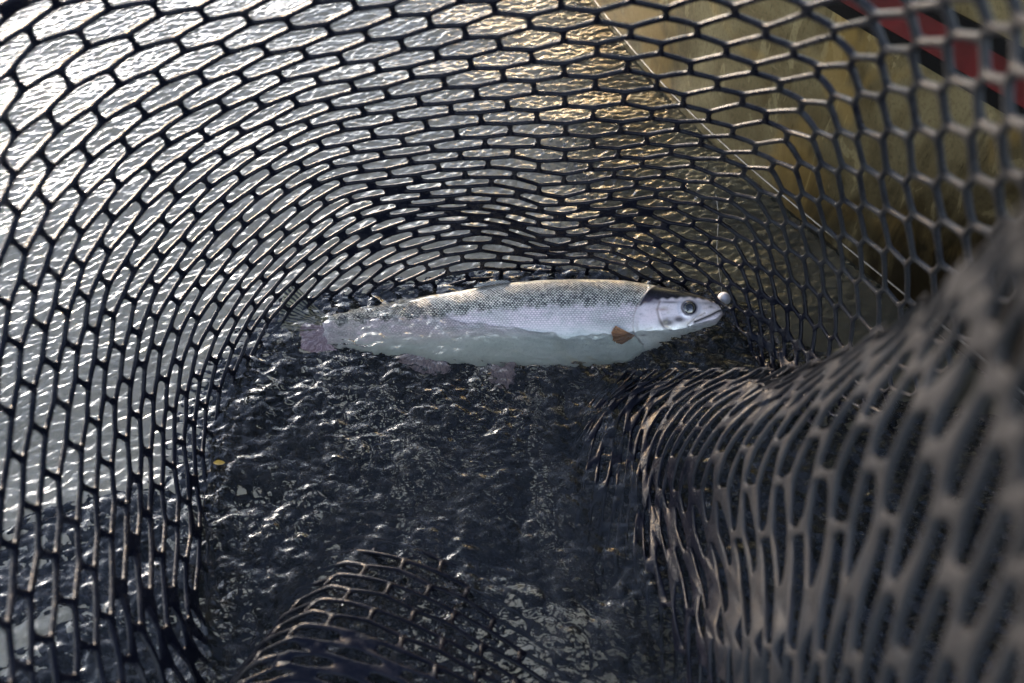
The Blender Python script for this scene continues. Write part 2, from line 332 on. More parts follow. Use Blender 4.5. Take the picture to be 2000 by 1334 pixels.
# mound of bunched net in the near water: ring curve (px) swept down the frame, heights real
ub = np.array([-3.2, -2.4, -1.6, -.8, 0, 1, 2, 3, 4.2]); ux = np.array([-250, -215, -165, -95, 0, 122, 244, 360, 490.]); uy = np.array([150, 70, 12, -18, 0, 52, 122, 198, 285.])
def mound(ab):
    u = (ab[:, 0]+ab[:, 1])/2; v = -(ab[:, 0]-ab[:, 1])
    k = 1+.022*v
    px = 805-12.5*v+np.interp(u, ub, ux)*k+6*np.sin(v*.7+u); py = 1058+22.5*v+.22*v*v+np.interp(u, ub, uy)*k
    z = -.010+.0120*v-np.where(u > 0, .008, .017)*u*u+.004*np.sin(u*2.1+v*.5)
    z = np.minimum(z, .08)
    d = dz(px, py, z)
    return np.stack([px, py], 1), P3(px, py, d)

# ------------------------------------------------------------------ rounded hexagonal mesh from a lattice map
def net_geo(fmap, cells, r0=.0026, frac=None, rk=.62):
    """cells: list of (a,b) lower corners; every cell is one rounded hole."""
    idx = {}; pts = []
    def nid(key, ab):
        if key not in idx: idx[key] = len(pts); pts.append(ab)
        return idx[key]
    # first the spacing of rows at each node, for the length of the short links
    nodes = sorted({(a+i, b+j) for a, b in cells for i in (0, 1) for j in (0, 1)})
    na = np.array(nodes, float); 
    pn, _ = fmap(na)
    fr = {n: (frac(q) if frac else .45) for n, q in zip(nodes, pn)}
    polys = []
    V = np.array([.5, -.5]); U = np.array([.5, .5])
    def corner(n, s): return np.array(n, float)+s*fr[n]*V
    for (a, b) in cells:
        L, Rr, T, B = (a, b), (a+1, b+1), (a+1, b), (a, b+1)
        cs = [('c', L, 1), ('c', T, -1), ('c', Rr, 1), ('c', Rr, -1), ('c', B, 1), ('c', L, -1)]
        # a node lies on the link: top of link = +V side, bottom = -V side
        ring = []
        for q in range(6):
            k0, k1 = cs[q], cs[(q+1) % 6]
            p0, p1 = corner(k0[1], k0[2]), corner(k1[1], k1[2])
            nseg = 2 if q in (2, 5) else 6
            for s in range(nseg):
                f = s/nseg
                if s == 0: key = k0
                else:
                    lo, hi = (k0, k1) if k0 < k1 else (k1, k0)
                    key = ('e', lo, hi, s if k0 < k1 else nseg-s)
                ring.append(nid(key, tuple(p0*(1-f)+p1*f)))
        polys.append(ring)
    AB = np.array(pts); px, Q = fmap(AB)
    e = .15
    _, Qa = fmap(AB+[e, 0]); _, Qb = fmap(AB+[0, e]); nrm = np.cross(Qa-Q, Qb-Q); nrm /= np.linalg.norm(nrm, axis=1)[:, None]+1e-12
    M = len(polys[0]); polys = np.array(polys); nc = len(polys)
    G = Q[polys]; cen = G.mean(1); nn = nrm[polys].mean(1); nn /= np.linalg.norm(nn, axis=1)[:, None]
    # local frames
    ex = G[:, 0]-cen; ex -= (ex*nn).sum(1)[:, None]*nn; ex /= np.linalg.norm(ex, axis=1)[:, None]; ey = np.cross(nn, ex)
    rel = G-cen[:, None]; g2 = np.stack([(rel*ex[:, None]).sum(2), (rel*ey[:, None]).sum(2)], 2)
    rr = np.full(nc, r0)
    hole = np.zeros_like(g2)
    for c in range(nc):
        poly = g2[c]
        area = .5*np.sum(poly[:, 0]*np.roll(poly[:, 1], -1)-np.roll(poly[:, 0], -1)*poly[:, 1])
        if area < 0: poly = poly*[1, -1]
        cor = poly[[0, 6, 12, 14, 20, 26]]
        ed = np.roll(cor, -1, 0)-cor; ln = np.linalg.norm(ed, axis=1)+1e-9; nin = np.stack([-ed[:, 1], ed[:, 0]], 1)/ln[:, None]
        off = (cor*nin).sum(1); inr = np.abs(off).min(); r = min(rr[c], inr*rk); rho = min((inr-r)*.9, .0048)
        # polygon eroded by r+rho, by clipping
        clip = [tuple(x) for x in cor]
        for k in range(6):
            nk, ok = nin[k], off[k]+r+rho; out = []
            for q in range(len(clip)):
                A_, B_ = np.array(clip[q]), np.array(clip[(q+1) % len(clip)]); fa_, fb_ = A_@nk-ok, B_@nk-ok
                if fa_ >= 0: out.append(tuple(A_))
                if fa_*fb_ < 0: out.append(tuple(A_+(B_-A_)*fa_/(fa_-fb_)))
            clip = out
            if len(clip) < 2: break
        if len(clip) < 2:
            h = poly*.62; hole[c] = h*[1, -1] if area < 0 else h; continue
        E0 = np.array(clip); E1 = np.roll(E0, -1, 0); D = E1-E0; dd = (D*D).sum(1)+1e-18
        tt = np.clip((((poly[:, None]-E0[None])*D[None]).sum(2))/dd, 0, 1)
        cl = E0[None]+D[None]*tt[..., None]; ds = np.linalg.norm(poly[:, None]-cl, axis=2); k = ds.argmin(1)
        cp = cl[np.arange(M), k]; dr = poly-cp; dl = np.linalg.norm(dr, axis=1)+1e-9
        h = cp+dr/dl[:, None]*np.minimum(rho, dl*.8)[:, None]
        hole[c] = h*[1, -1] if area < 0 else h
    H3 = cen[:, None]+hole[..., 0:1]*ex[:, None]+hole[..., 1:2]*ey[:, None]
    H3 += nn[:, None]*((G-cen[:, None])*nn[:, None]).sum(2)[..., None]*.9     # keep the strand on the curved sheet
    PH = [0, 32, 62, 90, 118, 148, 180]
    nb = len(Q); rv = np.zeros(nb); cnt = np.zeros(nb)
    np.add.at(rv, polys.ravel(), np.repeat(rr, M)); np.add.at(cnt, polys.ravel(), 1); rv /= np.maximum(cnt, 1)
    verts = [Q+nrm*rv[:, None], Q-nrm*rv[:, None]]       # ridge above, ridge below
    base = 2*nb; mids = []
    for ph in PH[1:-1]:
        s, c_ = math.sin(R(ph)), math.cos(R(ph))
        v = G+(H3-G)*s+nrm[polys]*(rv[polys]*c_)[..., None]
        mids.append(v.reshape(-1, 3))
    verts += mids
    V_ = np.vstack(verts); per = nc*M
    loops = [polys.ravel()]+[base+k*per+np.arange(per) for k in range(len(mids))]+[polys.ravel()+nb]
    quads = []
    ar = np.arange(per).reshape(nc, M); nx = np.roll(ar, -1, 1).ravel(); ar = ar.ravel()
    for k in range(len(loops)-1):
        A_, B_ = loops[k], loops[k+1]
        quads.append(np.stack([A_[ar], A_[nx], B_[nx], B_[ar]], 1))
    return V_, np.vstack(quads)
# wall cells
cells = []
S = set(N.keys())
keyarr = np.array(list(S), float)
for a in range(-24, 16):
    for b in range(-6, 30):
        dmin = np.abs(keyarr-[a+.5, b+.5]).max(1).min()
        if dmin <= 1.6: cells.append((a, b))
ca = np.array(cells, float)+.5; pp, PP = wall(ca)
keep = (PP[:, 2] > -.10) & (pp[:, 0] > -170) & (pp[:, 0] < 2170) & (pp[:, 1] > -170) & (pp[:, 1] < 1480)
cells = [c for c, k in zip(cells, keep) if k]
def wall_frac(p): return float(np.interp(p[0], [900, 1250, 1500, 1700], [.44, .35, .28, .22])-.10*np.clip((200-p[1])/200, 0, 1))
V1, Q1 = net_geo(wall, cells, r0=.0024, frac=wall_frac)
cf = [(c, r-c) for c in range(-2, 14) for r in range(-6, 4)]
ca = np.array(cf, float)+.5; pp, PP = fold(ca)
cf = [c for c, p, q in zip(cf, pp, PP) if q[2] > -.05 and p[0] < 2250 and p[1] < 1500]
V2, Q2 = net_geo(fold, cf, r0=.0021, frac=lambda p: .46, rk=.46)
cm = []
for a in range(-24, 8):
    for b in range(-8, 26):
        u = (a+b+1)/2; v = -(a-b)
        if -3.2 <= u <= 4 and -1 <= v <= 18: cm.append((a, b))
V3, Q3 = net_geo(mound, cm, r0=.0022)
# floor of the bag: bunched mesh hanging under the surface
poly_px = [(-100,1450),(-130,1120),(250,1120),(405,900),(432,790),(495,690),(555,625),(640,588),(720,575),(850,562),(950,550),(1100,545),(1250,565),(1395,600),(1440,660),(1600,760),(1900,820),(2100,1000),(2100,1250),(1700,1400),(900,1420),(500,1330)]  # outline widened past the net on both sides to darken the water there
PG = np.array([at(x, y)[:2] for x, y in poly_px]); cenp = PG.mean(0)
th = np.arctan2(PG[:, 1]-cenp[1], PG[:, 0]-cenp[0]); rad = np.hypot(PG[:, 0]-cenp[0], PG[:, 1]-cenp[1]); o_ = np.argsort(th); th, rad = th[o_], rad[o_]
def rad_at(t): return np.interp(t, np.r_[th-2*np.pi, th, th+2*np.pi], np.r_[rad, rad, rad])
def bagfloor(ab):
    u = (ab[:, 0]+ab[:, 1])/2; v = (ab[:, 0]-ab[:, 1])
    x = -.62+u*.034; y = .12+v*.0125
    x = x+.006*np.sin(9*y+20*x)+.008*np.sin(31*y); y = y+.012*np.sin(14*x+5*y)+.006*np.sin(37*x)
    t = np.arctan2(y-cenp[1], x-cenp[0]); q = np.hypot(x-cenp[0], y-cenp[1])/rad_at(t)
    z = -.035-.115*np.clip(1-q*q, 0, 1)**.6*np.where(q < 1, 1, 0)+.014*np.sin(23*x+9*y)*np.sin(19*y-7*x)
    return np.stack([q, q], 1), np.stack([x, y, z], 1)
cb = [(a, b) for a in range(-60, 110) for b in range(-60, 60) if 0 <= (a+b)/2 <= 44 and 0 <= a-b <= 78]
ca = np.array(cb, float)+.5; q_, _ = bagfloor(ca); cb = [c for c, q in zip(cb, q_) if q[0] < 1.16]
V4, Q4 = net_geo(bagfloor, cb, r0=.0027)
def floor_darkener(ab):  # unseen second layer, added below the floor to darken the water
    p, Q = bagfloor(ab+np.array([.5, .27])); Q = Q+np.array([.004, .003, -.02]); Q[:, 2] -= .012*np.sin(31*Q[:, 0]+17*Q[:, 1]); return p, Q
qa, Qa_ = bagfloor(np.array(cb, float)+.5)
cb2 = [c for c, Q_ in zip(cb, Qa_) if not (-.04 < Q_[0] < .18 and Q_[1] < .37)]
V5, Q5 = net_geo(floor_darkener, cb2, r0=.0055)
VV = [V1, V2, V3, V4, V5]; QQ = [Q1, Q2, Q3, Q4, Q5]; off = 0; qs = []
for v, q in zip(VV, QQ): qs.append(q+off); off += len(v)
net = empty('landing_net', tuple(at(1000, 700)))
bag = link('net_bag', mesh_np('net_bag', np.vstack(VV)-np.array(net.location), np.vstack(qs)), RUB, net)
tag(net, 'black rubber mesh landing net dipping into the river around the fish', 'landing net')

# ------------------------------------------------------------------ water with real waves
def field(n, L, seed, lo, hi, ang=None, spread=1.0, p=1.5):
    rng = np.random.default_rng(seed); k = np.fft.fftfreq(n, L/n)*2*np.pi; KX, KY = np.meshgrid(k, k, indexing='ij')
    K = np.hypot(KX, KY)+1e-9; lam = 2*np.pi/K
    A = K**(-p)*np.exp(-(lam/hi)**4)*np.exp(-(lo/lam)**4); A[0, 0] = 0
    if ang is not None:
        c = np.abs((KX*math.cos(ang)+KY*math.sin(ang))/K); A = A*(c**spread+.04)
    f = np.real(np.fft.ifft2(A*(rng.normal(size=K.shape)+1j*rng.normal(size=K.shape))))
    gx, gy = np.gradient(f, L/n); return f/np.sqrt((gx**2+gy**2).mean())
X0, X1, Y0, Y1, ST = -1.15, 1.15, .12, 2.1, .0021
nx_, ny_ = int((X1-X0)/ST), int((Y1-Y0)/ST); n = 1160; L = n*ST
f_out = field(n, L, 3, .006, .030, R(118), 1.1, 1.6)*.24+field(n, L, 8, .08, .4, R(100), 1.0, 2.0)*.05
am = field(n, L, 21, .05, .25, None, 1, 2); am = np.clip(1.0+.35*am/am.std(), .65, 1.6)
f_in = (field(n, L, 5, .006, .03, R(70), .7, 1.6)*.20+field(n, L, 6, .012, .06, R(20), .5, 1.9)*.12)*am+field(n, L, 15, .04, .12, None, 1, 2)*.10
xs = X0+ST*np.arange(nx_); ys = Y0+ST*np.arange(ny_); GX, GY = np.meshgrid(xs, ys, indexing='ij')
t = np.arctan2(GY-cenp[1], GX-cenp[0]); q = np.hypot(GX-cenp[0], GY-cenp[1])/rad_at(t)
mk = np.clip((1.06-q)/.10, 0, 1); mk = mk*mk*(3-2*mk)
Z = f_out[:nx_, :ny_]*(1-mk)+f_in[:nx_, :ny_]*mk
edge = np.minimum(np.minimum(GX-X0, X1-GX), np.minimum(GY-Y0, Y1-GY)); Z *= np.clip(edge/.05, 0, 1)
WM = mat_water()
Vw = np.stack([GX, GY, Z], -1).reshape(-1, 3); Qw = grid_quads(nx_, ny_)
xe, ye = xs[-1], ys[-1]; B = 400.0
Vo = np.array([(-B,-B,0),(B,-B,0),(B,B,0),(-B,B,0),(X0,Y0,0),(xe,Y0,0),(xe,ye,0),(X0,ye,0)]); o0 = len(Vw)
Qo = np.array([(0,1,5,4),(1,2,6,5),(2,3,7,6),(3,0,4,7)])+o0
water = link('water', mesh_np('water', np.vstack([Vw, Vo]), np.vstack([Qw[:, [0, 1, 2, 3]], Qo])), WM)
tag(water, 'rippling grey-green river water, choppy inside the net', None, 'structure')
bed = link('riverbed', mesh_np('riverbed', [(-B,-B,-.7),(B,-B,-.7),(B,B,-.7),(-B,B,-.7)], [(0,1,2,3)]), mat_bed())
tag(bed, 'pale silt riverbed under the water', None, 'structure')

# ------------------------------------------------------------------ fish
FD = 1.064
exF, edF, enF = np.array([1., 0, 0]), np.array([0, st, ct]), np.array([0, -ct, st])
fo = P3(np.float64(1000), np.float64(645), FD)
def fpt(px, py, out=0.0):                      # point in the fish's own mid plane, pushed out by `out` metres
    px, py = np.asarray(px, float), np.asarray(py, float)
    p = fo+((px-1000)/F*FD)[..., None]*exF+((645-py)/F*FD)[..., None]*edF
    k = np.interp(px, [520, 570, 650, 760, 1000, 1200, 1420], [0, .003, .016, .013, 0, -.006, -.010])/FD      # the tail hangs lower than the head
    p = p+(p-np.array([0, 0, H]))*k[..., None]
    return p+np.asarray(out)[..., None]*enF
fish = empty('trout', tuple(fo))
tp = np.array([(628,641),(640,633),(680,617),(720,605),(760,595),(828,580),(900,568),(940,561),(1000,552),(1060,547),(1150,545),(1220,548),(1275,557),(1320,566),(1365,577),(1387,585),(1402,594),(1408,603),(1410,608)], float)
bt = np.array([(628,672),(640,681),(670,691),(720,702),(800,716),(870,726),(950,732),(1050,735),(1150,733),(1220,718),(1250,703),(1290,680),(1347,657),(1377,647),(1399,636),(1408,624),(1410,618)], float)
hw = np.array([(628,.0012),(645,.0035),(665,.008),(720,.014),(800,.021),(900,.028),(1000,.032),(1100,.034),(1200,.033),(1260,.030),(1320,.024),(1370,.016),(1395,.011),(1406,.006),(1410,.003)], float)
def smooth_interp(x, tb, k=9):
    y = np.interp(x, tb[:, 0], tb[:, 1]); ker = np.hanning(k+2)[1:-1]; ker /= ker.sum()
    return np.convolve(np.pad(y, k//2, mode='edge'), ker, 'valid')[:len(x)]
nxs, nph = 560, 200
sx = 628+(1410-628)*(1-(1-np.linspace(0, 1, nxs))**1.15)
ty, by, hh = smooth_interp(sx, tp, 13), smooth_interp(sx, bt, 13), smooth_interp(sx, hw, 13)
ph = np.linspace(0, 2*np.pi, nph, endpoint=False)
SX, PHI = np.meshgrid(sx, ph, indexing='ij')
cyf, hf = (ty+by)/2, (by-ty)/2
cosp = np.cos(PHI); sinp = np.sin(PHI)
PY = cyf[:, None]-hf[:, None]*np.sign(cosp)*np.abs(cosp)**.92
OUT = hh[:, None]*np.sign(sinp)*np.abs(sinp)**.85
front = OUT > 0
def g(x, y, cx, cy_, rx, ry): return np.exp(-(((x-cx)/rx)**2+((y-cy_)/ry)**2))
def sstep(e0, e1, x): t = np.clip((x-e0)/(e1-e0), 0, 1); return t*t*(3-2*t)
def segd(x, y, pts):
    d = np.full(x.shape, 1e9)
    for (x0, y0), (x1, y1) in zip(pts[:-1], pts[1:]):
        dx, dy = x1-x0, y1-y0; tt = np.clip(((x-x0)*dx+(y-y0)*dy)/(dx*dx+dy*dy), 0, 1); d = np.minimum(d, np.hypot(x-x0-tt*dx, y-y0-tt*dy))
    return d
mouth = [(1410,606),(1400,608),(1386,615),(1372,621),(1352,629)]
gill = [(1262,566),(1248,582),(1238,598),(1231,615),(1229,640),(1234,660),(1250,676)]
preop = [(1283,590),(1277,606),(1281,622),(1290,638),(1305,647)]
maxil = [(1372,612),(1352,622),(1338,634),(1340,640)]
dsp = np.zeros_like(PY)
dm = segd(SX, PY, mouth); dsp -= .0035*np.exp(-(dm/3.0)**2)
dg = segd(SX, PY, gill); dsp += .0022*np.exp(-(dg/9)**2)*(SX > np.interp(PY, [566,582,598,615,640,660,676], [1262,1248,1238,1231,1229,1234,1250]))
dpz = segd(SX, PY, preop); dsp -= .0012*np.exp(-(dpz/2.5)**2)
dsp -= .0010*np.exp(-(segd(SX, PY, maxil)/2.0)**2)
re = np.hypot((SX-1339.5)/16, (PY-602.5)/14); dsp += .0012*np.exp(-((re-1.05)/.25)**2)-.003*np.exp(-(re/.7)**4)
OUT2 = OUT+np.where(OUT > .002, dsp, 0)
Pf = fpt(SX, PY, OUT2)-fo
# colours of the skin
rng = np.random.default_rng(4)
yb = np.interp(SX, [628,641,720,860,960,1060,1240,1420], [646,643,632,617,606,599,596,585])
head = sstep(-3, 3, SX-np.interp(PY, [545,559,572,590,598,615,640,660,676,700], [1282,1275,1257,1245,1241,1231,1229,1234,1250,1262]))
dark = np.array([.010,.011,.016]); cream = np.array([.80,.77,.66]); pink = np.array([.84,.72,.71]); bel = np.array([.50,.55,.46]); white = np.array([.74,.73,.66])
col = np.zeros(PY.shape+(3,)); 
def mixc(m, c): 
    global col; col = col*(1-m[..., None])+np.asarray(c)*m[..., None]
mixc(np.ones_like(PY), cream)
jit = 5*np.sin(SX*.13)+3*np.sin(SX*.41+2)+rng.normal(0, 2.0, PY.shape)
fl = sstep(-5, 5, PY-yb+jit*.7); mixc(fl, pink)
mixc(sstep(25, 70, PY-yb)*.9, bel)
mixc(.5*g(SX, PY, 1185, 630, 40, 10), (.22,.22,.20))
back = sstep(0, -16, PY-ty[:, None]-10)*.0+np.where(front, 0, 1); mixc(back*1.0, (.03,.035,.04))
# head
mixc(head, (.70,.62,.62))
mixc(head*.8*sstep(12, 40, PY-612-(SX-1240)*-.02), (.66,.68,.58))
mixc(head*.5*g(SX, PY, 1262, 618, 24, 18), (.78,.62,.60))
cap = head*sstep(3, -3, PY-np.interp(SX, [1240,1262,1284,1335,1369,1395,1412], [600,590,586,583,585,592,597])-1.5*np.sin(SX*.35))
mixc(cap, dark)
mixc(.75*np.clip(g(SX, PY, 1262, 589, 22, 7), 0, 1)*head, (.06,.04,.06))
mixc(np.clip(1.3*head*g(SX, PY, 1295, 631, 15, 8), 0, 1), (.085,.07,.06)); mixc(np.clip(1.2*head*g(SX, PY, 1319, 625, 12, 6), 0, 1), (.07,.055,.055))
for _ in range(90):
    cx, cy2 = rng.uniform(1236, 1395), rng.uniform(590, 655)
    mixc(rng.uniform(.15, .55)*head*g(SX, PY, cx, cy2, rng.uniform(1.2, 6), rng.uniform(.8, 2.6)), [(.30,.20,.13), (.40,.36,.22), (.14,.12,.13), (.85,.82,.80)][_ % 4])
mixc(.8*head*g(SX, PY, 1302, 592, 26, 2.5), (.06,.05,.06)); mixc(.5*head*g(SX, PY, 1285, 606, 13, 3), (.30,.14,.08))
mixc(.7*head*g(SX, PY, 1384, 600, 5, 3), (.03,.03,.03)); mixc(.6*head*g(SX, PY, 1378, 593, 20, 4), (.06,.06,.07))
mixc(np.exp(-(dm/2.2)**2)*head, (.015,.015,.015)); mixc(.6*np.exp(-(dg/1.5)**2), (.08,.06,.06))
mixc(.5*np.exp(-(dpz/1.6)**2), (.15,.10,.08)); mixc(.5*np.exp(-(segd(SX, PY, maxil)/1.5)**2), (.18,.15,.08))
mixc(.85*np.exp(-((re-.95)/.18)**2)*head, (.04,.04,.05))
mixc(.6*head*np.exp(-((re-1.35)/.22)**2), (.42,.42,.48))
mixc(.7*g(SX, PY, 1249, 657, 7, 2.5), (.06,.04,.06))
# dark spots on the back and flank
dors = (1-fl)*(1-head)*np.where(front, 1, 0)
for _ in range(260):
    cx = rng.uniform(660, 1245); tt_ = rng.uniform(.1, 1)**.6; y0 = np.interp(cx, tp[:, 0], tp[:, 1]); y1 = np.interp(cx, [641,860,1060,1240], [643,617,599,596])+4
    mixc(.85*(1-fl*.4)*g(SX, PY, cx, y0+(y1-y0)*tt_, rng.uniform(1.5, 4.5), rng.uniform(1.2, 3)), (.035,.035,.03))
for _ in range(60):
    cx = rng.uniform(700, 1240); mixc(.5*g(SX, PY, cx, np.interp(cx, [641,860,1060,1240], [643,617,599,596])+rng.uniform(0, 30), rng.uniform(1.2, 4), rng.uniform(.8, 2)), (.20,.18,.22))
me = mesh_np('trout_body', Pf.reshape(-1, 3), grid_quads(nxs, nph, True)[:, ::-1])
def set_col(me, name, data, n=4):
    a = me.color_attributes.new(name, 'FLOAT_COLOR', 'POINT')
    d = np.ones((len(me.vertices), 4), np.float32); d[:, :3] = data; a.data.foreach_set('color', d.ravel())
set_col(me, 'skin', col.reshape(-1, 3))
sc_mask = dors+.42*fl*(1-head)*np.where(front, 1, 0)*sstep(60, 20, PY-yb)
arc = np.arcsin(np.clip((PY-cyf[:, None])/hf[:, None], -1, 1))*hf[:, None]
aux = np.stack([(SX-600)/900, (arc+150)/300, np.clip(sc_mask, 0, 1)], -1).reshape(-1, 3); set_col(me, 'aux', aux)
def mat_fish():
    t = NT('trout_skin'); c = t.n('ShaderNodeVertexColor', layer_name='skin').outputs[0]
    ax = t.n('ShaderNodeVertexColor', layer_name='aux').outputs[0]; sp = t.n('ShaderNodeSeparateColor'); t.l(ax, sp.inputs[0])
    y = t.math('MULTIPLY', sp.outputs[1], 300/4.0); row = t.math('FLOOR', y); odd = t.math('MULTIPLY', t.math('MODULO', row, 2.0), .5)
    wob = t.noise(t.n('ShaderNodeNewGeometry').outputs['Position'], 90, 3)
    x = t.math('ADD', t.math('MULTIPLY_ADD', sp.outputs[0], 900/6.2, t.math('MULTIPLY', wob, 1.6)), odd)
    fx = t.math('SUBTRACT', t.math('FRACT', x), .5); fy = t.math('SUBTRACT', t.math('FRACT', y), .5)
    d = t.math('SQRT', t.math('ADD', t.math('MULTIPLY', fx, fx), t.math('MULTIPLY', fy, fy)))
    gap = t.ramp(t.math('ADD', d, t.math('MULTIPLY', t.math('SUBTRACT', t.noise(t.n('ShaderNodeNewGeometry').outputs['Position'], 170, 4, .7), .5), .55)), [(.24, 0.0), (.46, 1.0)])
    gm = t.math('MULTIPLY', gap, sp.outputs[2])
    g_ = t.n('ShaderNodeNewGeometry').outputs['Position']; n = t.noise(g_, 420, 3)
    ir = t.noise(t.mapping(g_, (1, 3, 3)), 26, 3, .6, 1.0)
    bd = t.ramp(sp.outputs[0], [(.69, 1.0), (.715, 0.0)])
    c = t.mix(t.math('MULTIPLY', t.math('MULTIPLY', t.ramp(ir, [(.42, 0.0), (.6, 1.0)]), bd), .75), c, t.mix(.6, c, (.40, .45, .38)))
    cc = t.mix(gm, c, (.008, .008, .012))
    cc = t.mix(t.math('MULTIPLY', t.ramp(n, [(.5, 0.0), (.7, 1.0)]), .22), cc, (.12, .12, .13))
    hgt = t.math('ADD', t.math('MULTIPLY', t.math('SUBTRACT', 1.0, gm), 1.0), t.math('MULTIPLY', n, .3))
    p = t.pr(Base_Color=cc, Roughness=.28, Metallic=.15, Normal=t.bump(hgt, .5, .0008), Coat_Weight=.25, Coat_Roughness=.08)
    return t.end(p.outputs[0])
body = link('body', me, mat_fish(), fish)
tag(fish, 'silver trout with dark scaled back lying half submerged inside the net', 'fish')
# eye
def lathe_eye(rad, out, name, m, parent, sq=.45):
    c = fpt(1339.5, 602.5, out)-fo; n_, k_ = 16, 32; V = []
    for i in range(n_+1):
        a = math.pi/2*i/n_
        for j in range(k_):
            b = 2*math.pi*j/k_; V.append(c+exF*rad*math.sin(a)*math.cos(b)+edF*rad*.9*math.sin(a)*math.sin(b)+enF*rad*sq*math.cos(a))
    return link(name, mesh_np(name, V, grid_quads(n_+1, k_, True)), m, parent)
def mat_eye():
    t = NT('fish_eye'); g_ = t.n('ShaderNodeTexCoord').outputs['Object']
    e0 = Vector(fpt(1339.5, 602.5, .0215)-fo)
    x = t.n('ShaderNodeVectorMath', operation='DISTANCE'); t.l(g_, x.inputs[0]); x.inputs[1].default_value = e0
    d = x.outputs['Value']; n = t.noise(g_, 500, 3)
    r = t.math('ADD', t.math('MULTIPLY', d, 100.0), t.math('MULTIPLY', n, .12))
    c = t.ramp(r, [(.0, (.006,.006,.008)), (.63, (.006,.006,.008)), (.66, (.16,.14,.06)), (.70, (.05,.05,.04)), (.72, (.02,.02,.03)), (.95, (.01,.01,.015))])
    return t.end(t.pr(Base_Color=c, Roughness=.05, Coat_Weight=1.0, Coat_Roughness=.02).outputs[0])
eye = lathe_eye(.0098, .0195, 'eye', mat_eye(), fish)
# fins: fan between two edge polylines, pleated by rays
def mat_fin(name, col_, dark_, alpha, freq):
    t = NT(name); ax = t.n('ShaderNodeVertexColor', layer_name='aux').outputs[0]; sp = t.n('ShaderNodeSeparateColor'); t.l(ax, sp.inputs[0])
    n = t.noise(t.n('ShaderNodeNewGeometry').outputs['Position'], 200, 3)
    s = t.math('SINE', t.math('ADD', t.math('MULTIPLY', sp.outputs[0], freq*6.283), t.math('MULTIPLY', n, 3.0)))
    f = t.ramp(t.math('MULTIPLY_ADD', s, .5, .5), [(.35, 0.0), (.75, 1.0)])
    c = t.mix(f, col_, dark_)
    p = t.pr(Base_Color=c, Roughness=.3, Alpha=t.math('MULTIPLY_ADD', f, 1-alpha, alpha), Normal=t.bump(f, .4, .0006))
    return t.end(p.outputs[0])
def fin(name, base, tips, m, out0, out1, seed=0, thick=.0008):
    base, tips = np.array(base, float), np.array(tips, float); nu, nv = 90, 24
    def res(P, n):
        L = np.r_[0, np.cumsum(np.linalg.norm(np.diff(P, axis=0), axis=1))]; s = np.linspace(0, L[-1], n)
        return np.stack([np.interp(s, L, P[:, k]) for k in (0, 1)], 1)
    b_, t_ = res(base, nu), res(tips, nu); V = []; A = []
    for side in (1, -1):
        for i in range(nu):
            for j in range(nv):
                f = j/(nv-1); p = b_[i]*(1-f)+t_[i]*f; fr_ = 1+.0
                o = out0*(1-f)+out1*f+.0012*math.sin(i/nu*2*math.pi*5+seed)*f+.0006*math.sin(i*1.4)*f
                V.append(fpt(p[0], p[1]+.8*math.sin(i*.9+seed)*f*f, o+side*thick*.5*(1-f*.7))-fo); A.append((i/nu, f, 0))
    q = grid_quads(nu, nv); q2 = q[:, ::-1]+nu*nv
    rim = []
    idx = [i*nv for i in range(nu)]+[(nu-1)*nv+j for j in range(1, nv)]+[i*nv+nv-1 for i in range(nu-2, -1, -1)]+[j for j in range(nv-2, 0, -1)]
    for a, b in zip(idx, idx[1:]+idx[:1]): rim.append((b, a, a+nu*nv, b+nu*nv))
    me = mesh_np(name, V, np.vstack([q, q2, rim])); set_col(me, 'aux', np.array(A)); return link(name, me, m, fish)
tfin = mat_fin('tail_fin_membrane', (.26,.24,.15), (.006,.006,.009), .8, 15)
o = fin('tail_fin', [(652,638),(644,644),(640,652),(642,662)], [(575,548),(560,572),(552,600),(549,632),(560,650),(585,656)], tfin, .002, .012, 1)
lfin = mat_fin('lower_tail_membrane', (.44,.33,.35), (.24,.16,.18), .9, 13)
fin('tail_fin', [(644,650),(641,662),(646,680)], [(602,640),(592,656),(598,672),(597,688),(612,700),(645,703),(668,697)], lfin, .003, .008, 6)
pf = mat_fin('pectoral_fin_membrane', (.38,.19,.08), (.20,.10,.05), .75, 14)
fin('pectoral_fin', [(1234,657),(1231,661)], [(1196,637),(1190,644),(1187,652),(1191,660),(1189,667),(1198,672),(1207,675)], pf, .030, .036, 2)
wf = mat_fin('pelvic_fin_membrane', (.22,.16,.15), (.08,.055,.06), .8, 9)
fin('pelvic_fin', [(1000,722),(985,728),(965,728)], [(1004,740),(996,765),(980,772),(960,752)], wf, .018, .024, 3)
fin('anal_fin', [(875,722),(840,718),(800,712)], [(880,745),(850,748),(815,735),(780,722)], wf, .010, .014, 4)
df = mat_fin('dorsal_fin_membrane', (.42,.42,.40), (.10,.10,.11), .9, 11)
fin('dorsal_fin', [(1000,553),(970,556),(940,561)], [(990,548),(960,550),(938,554),(925,562)], df, .004, .012, 5)

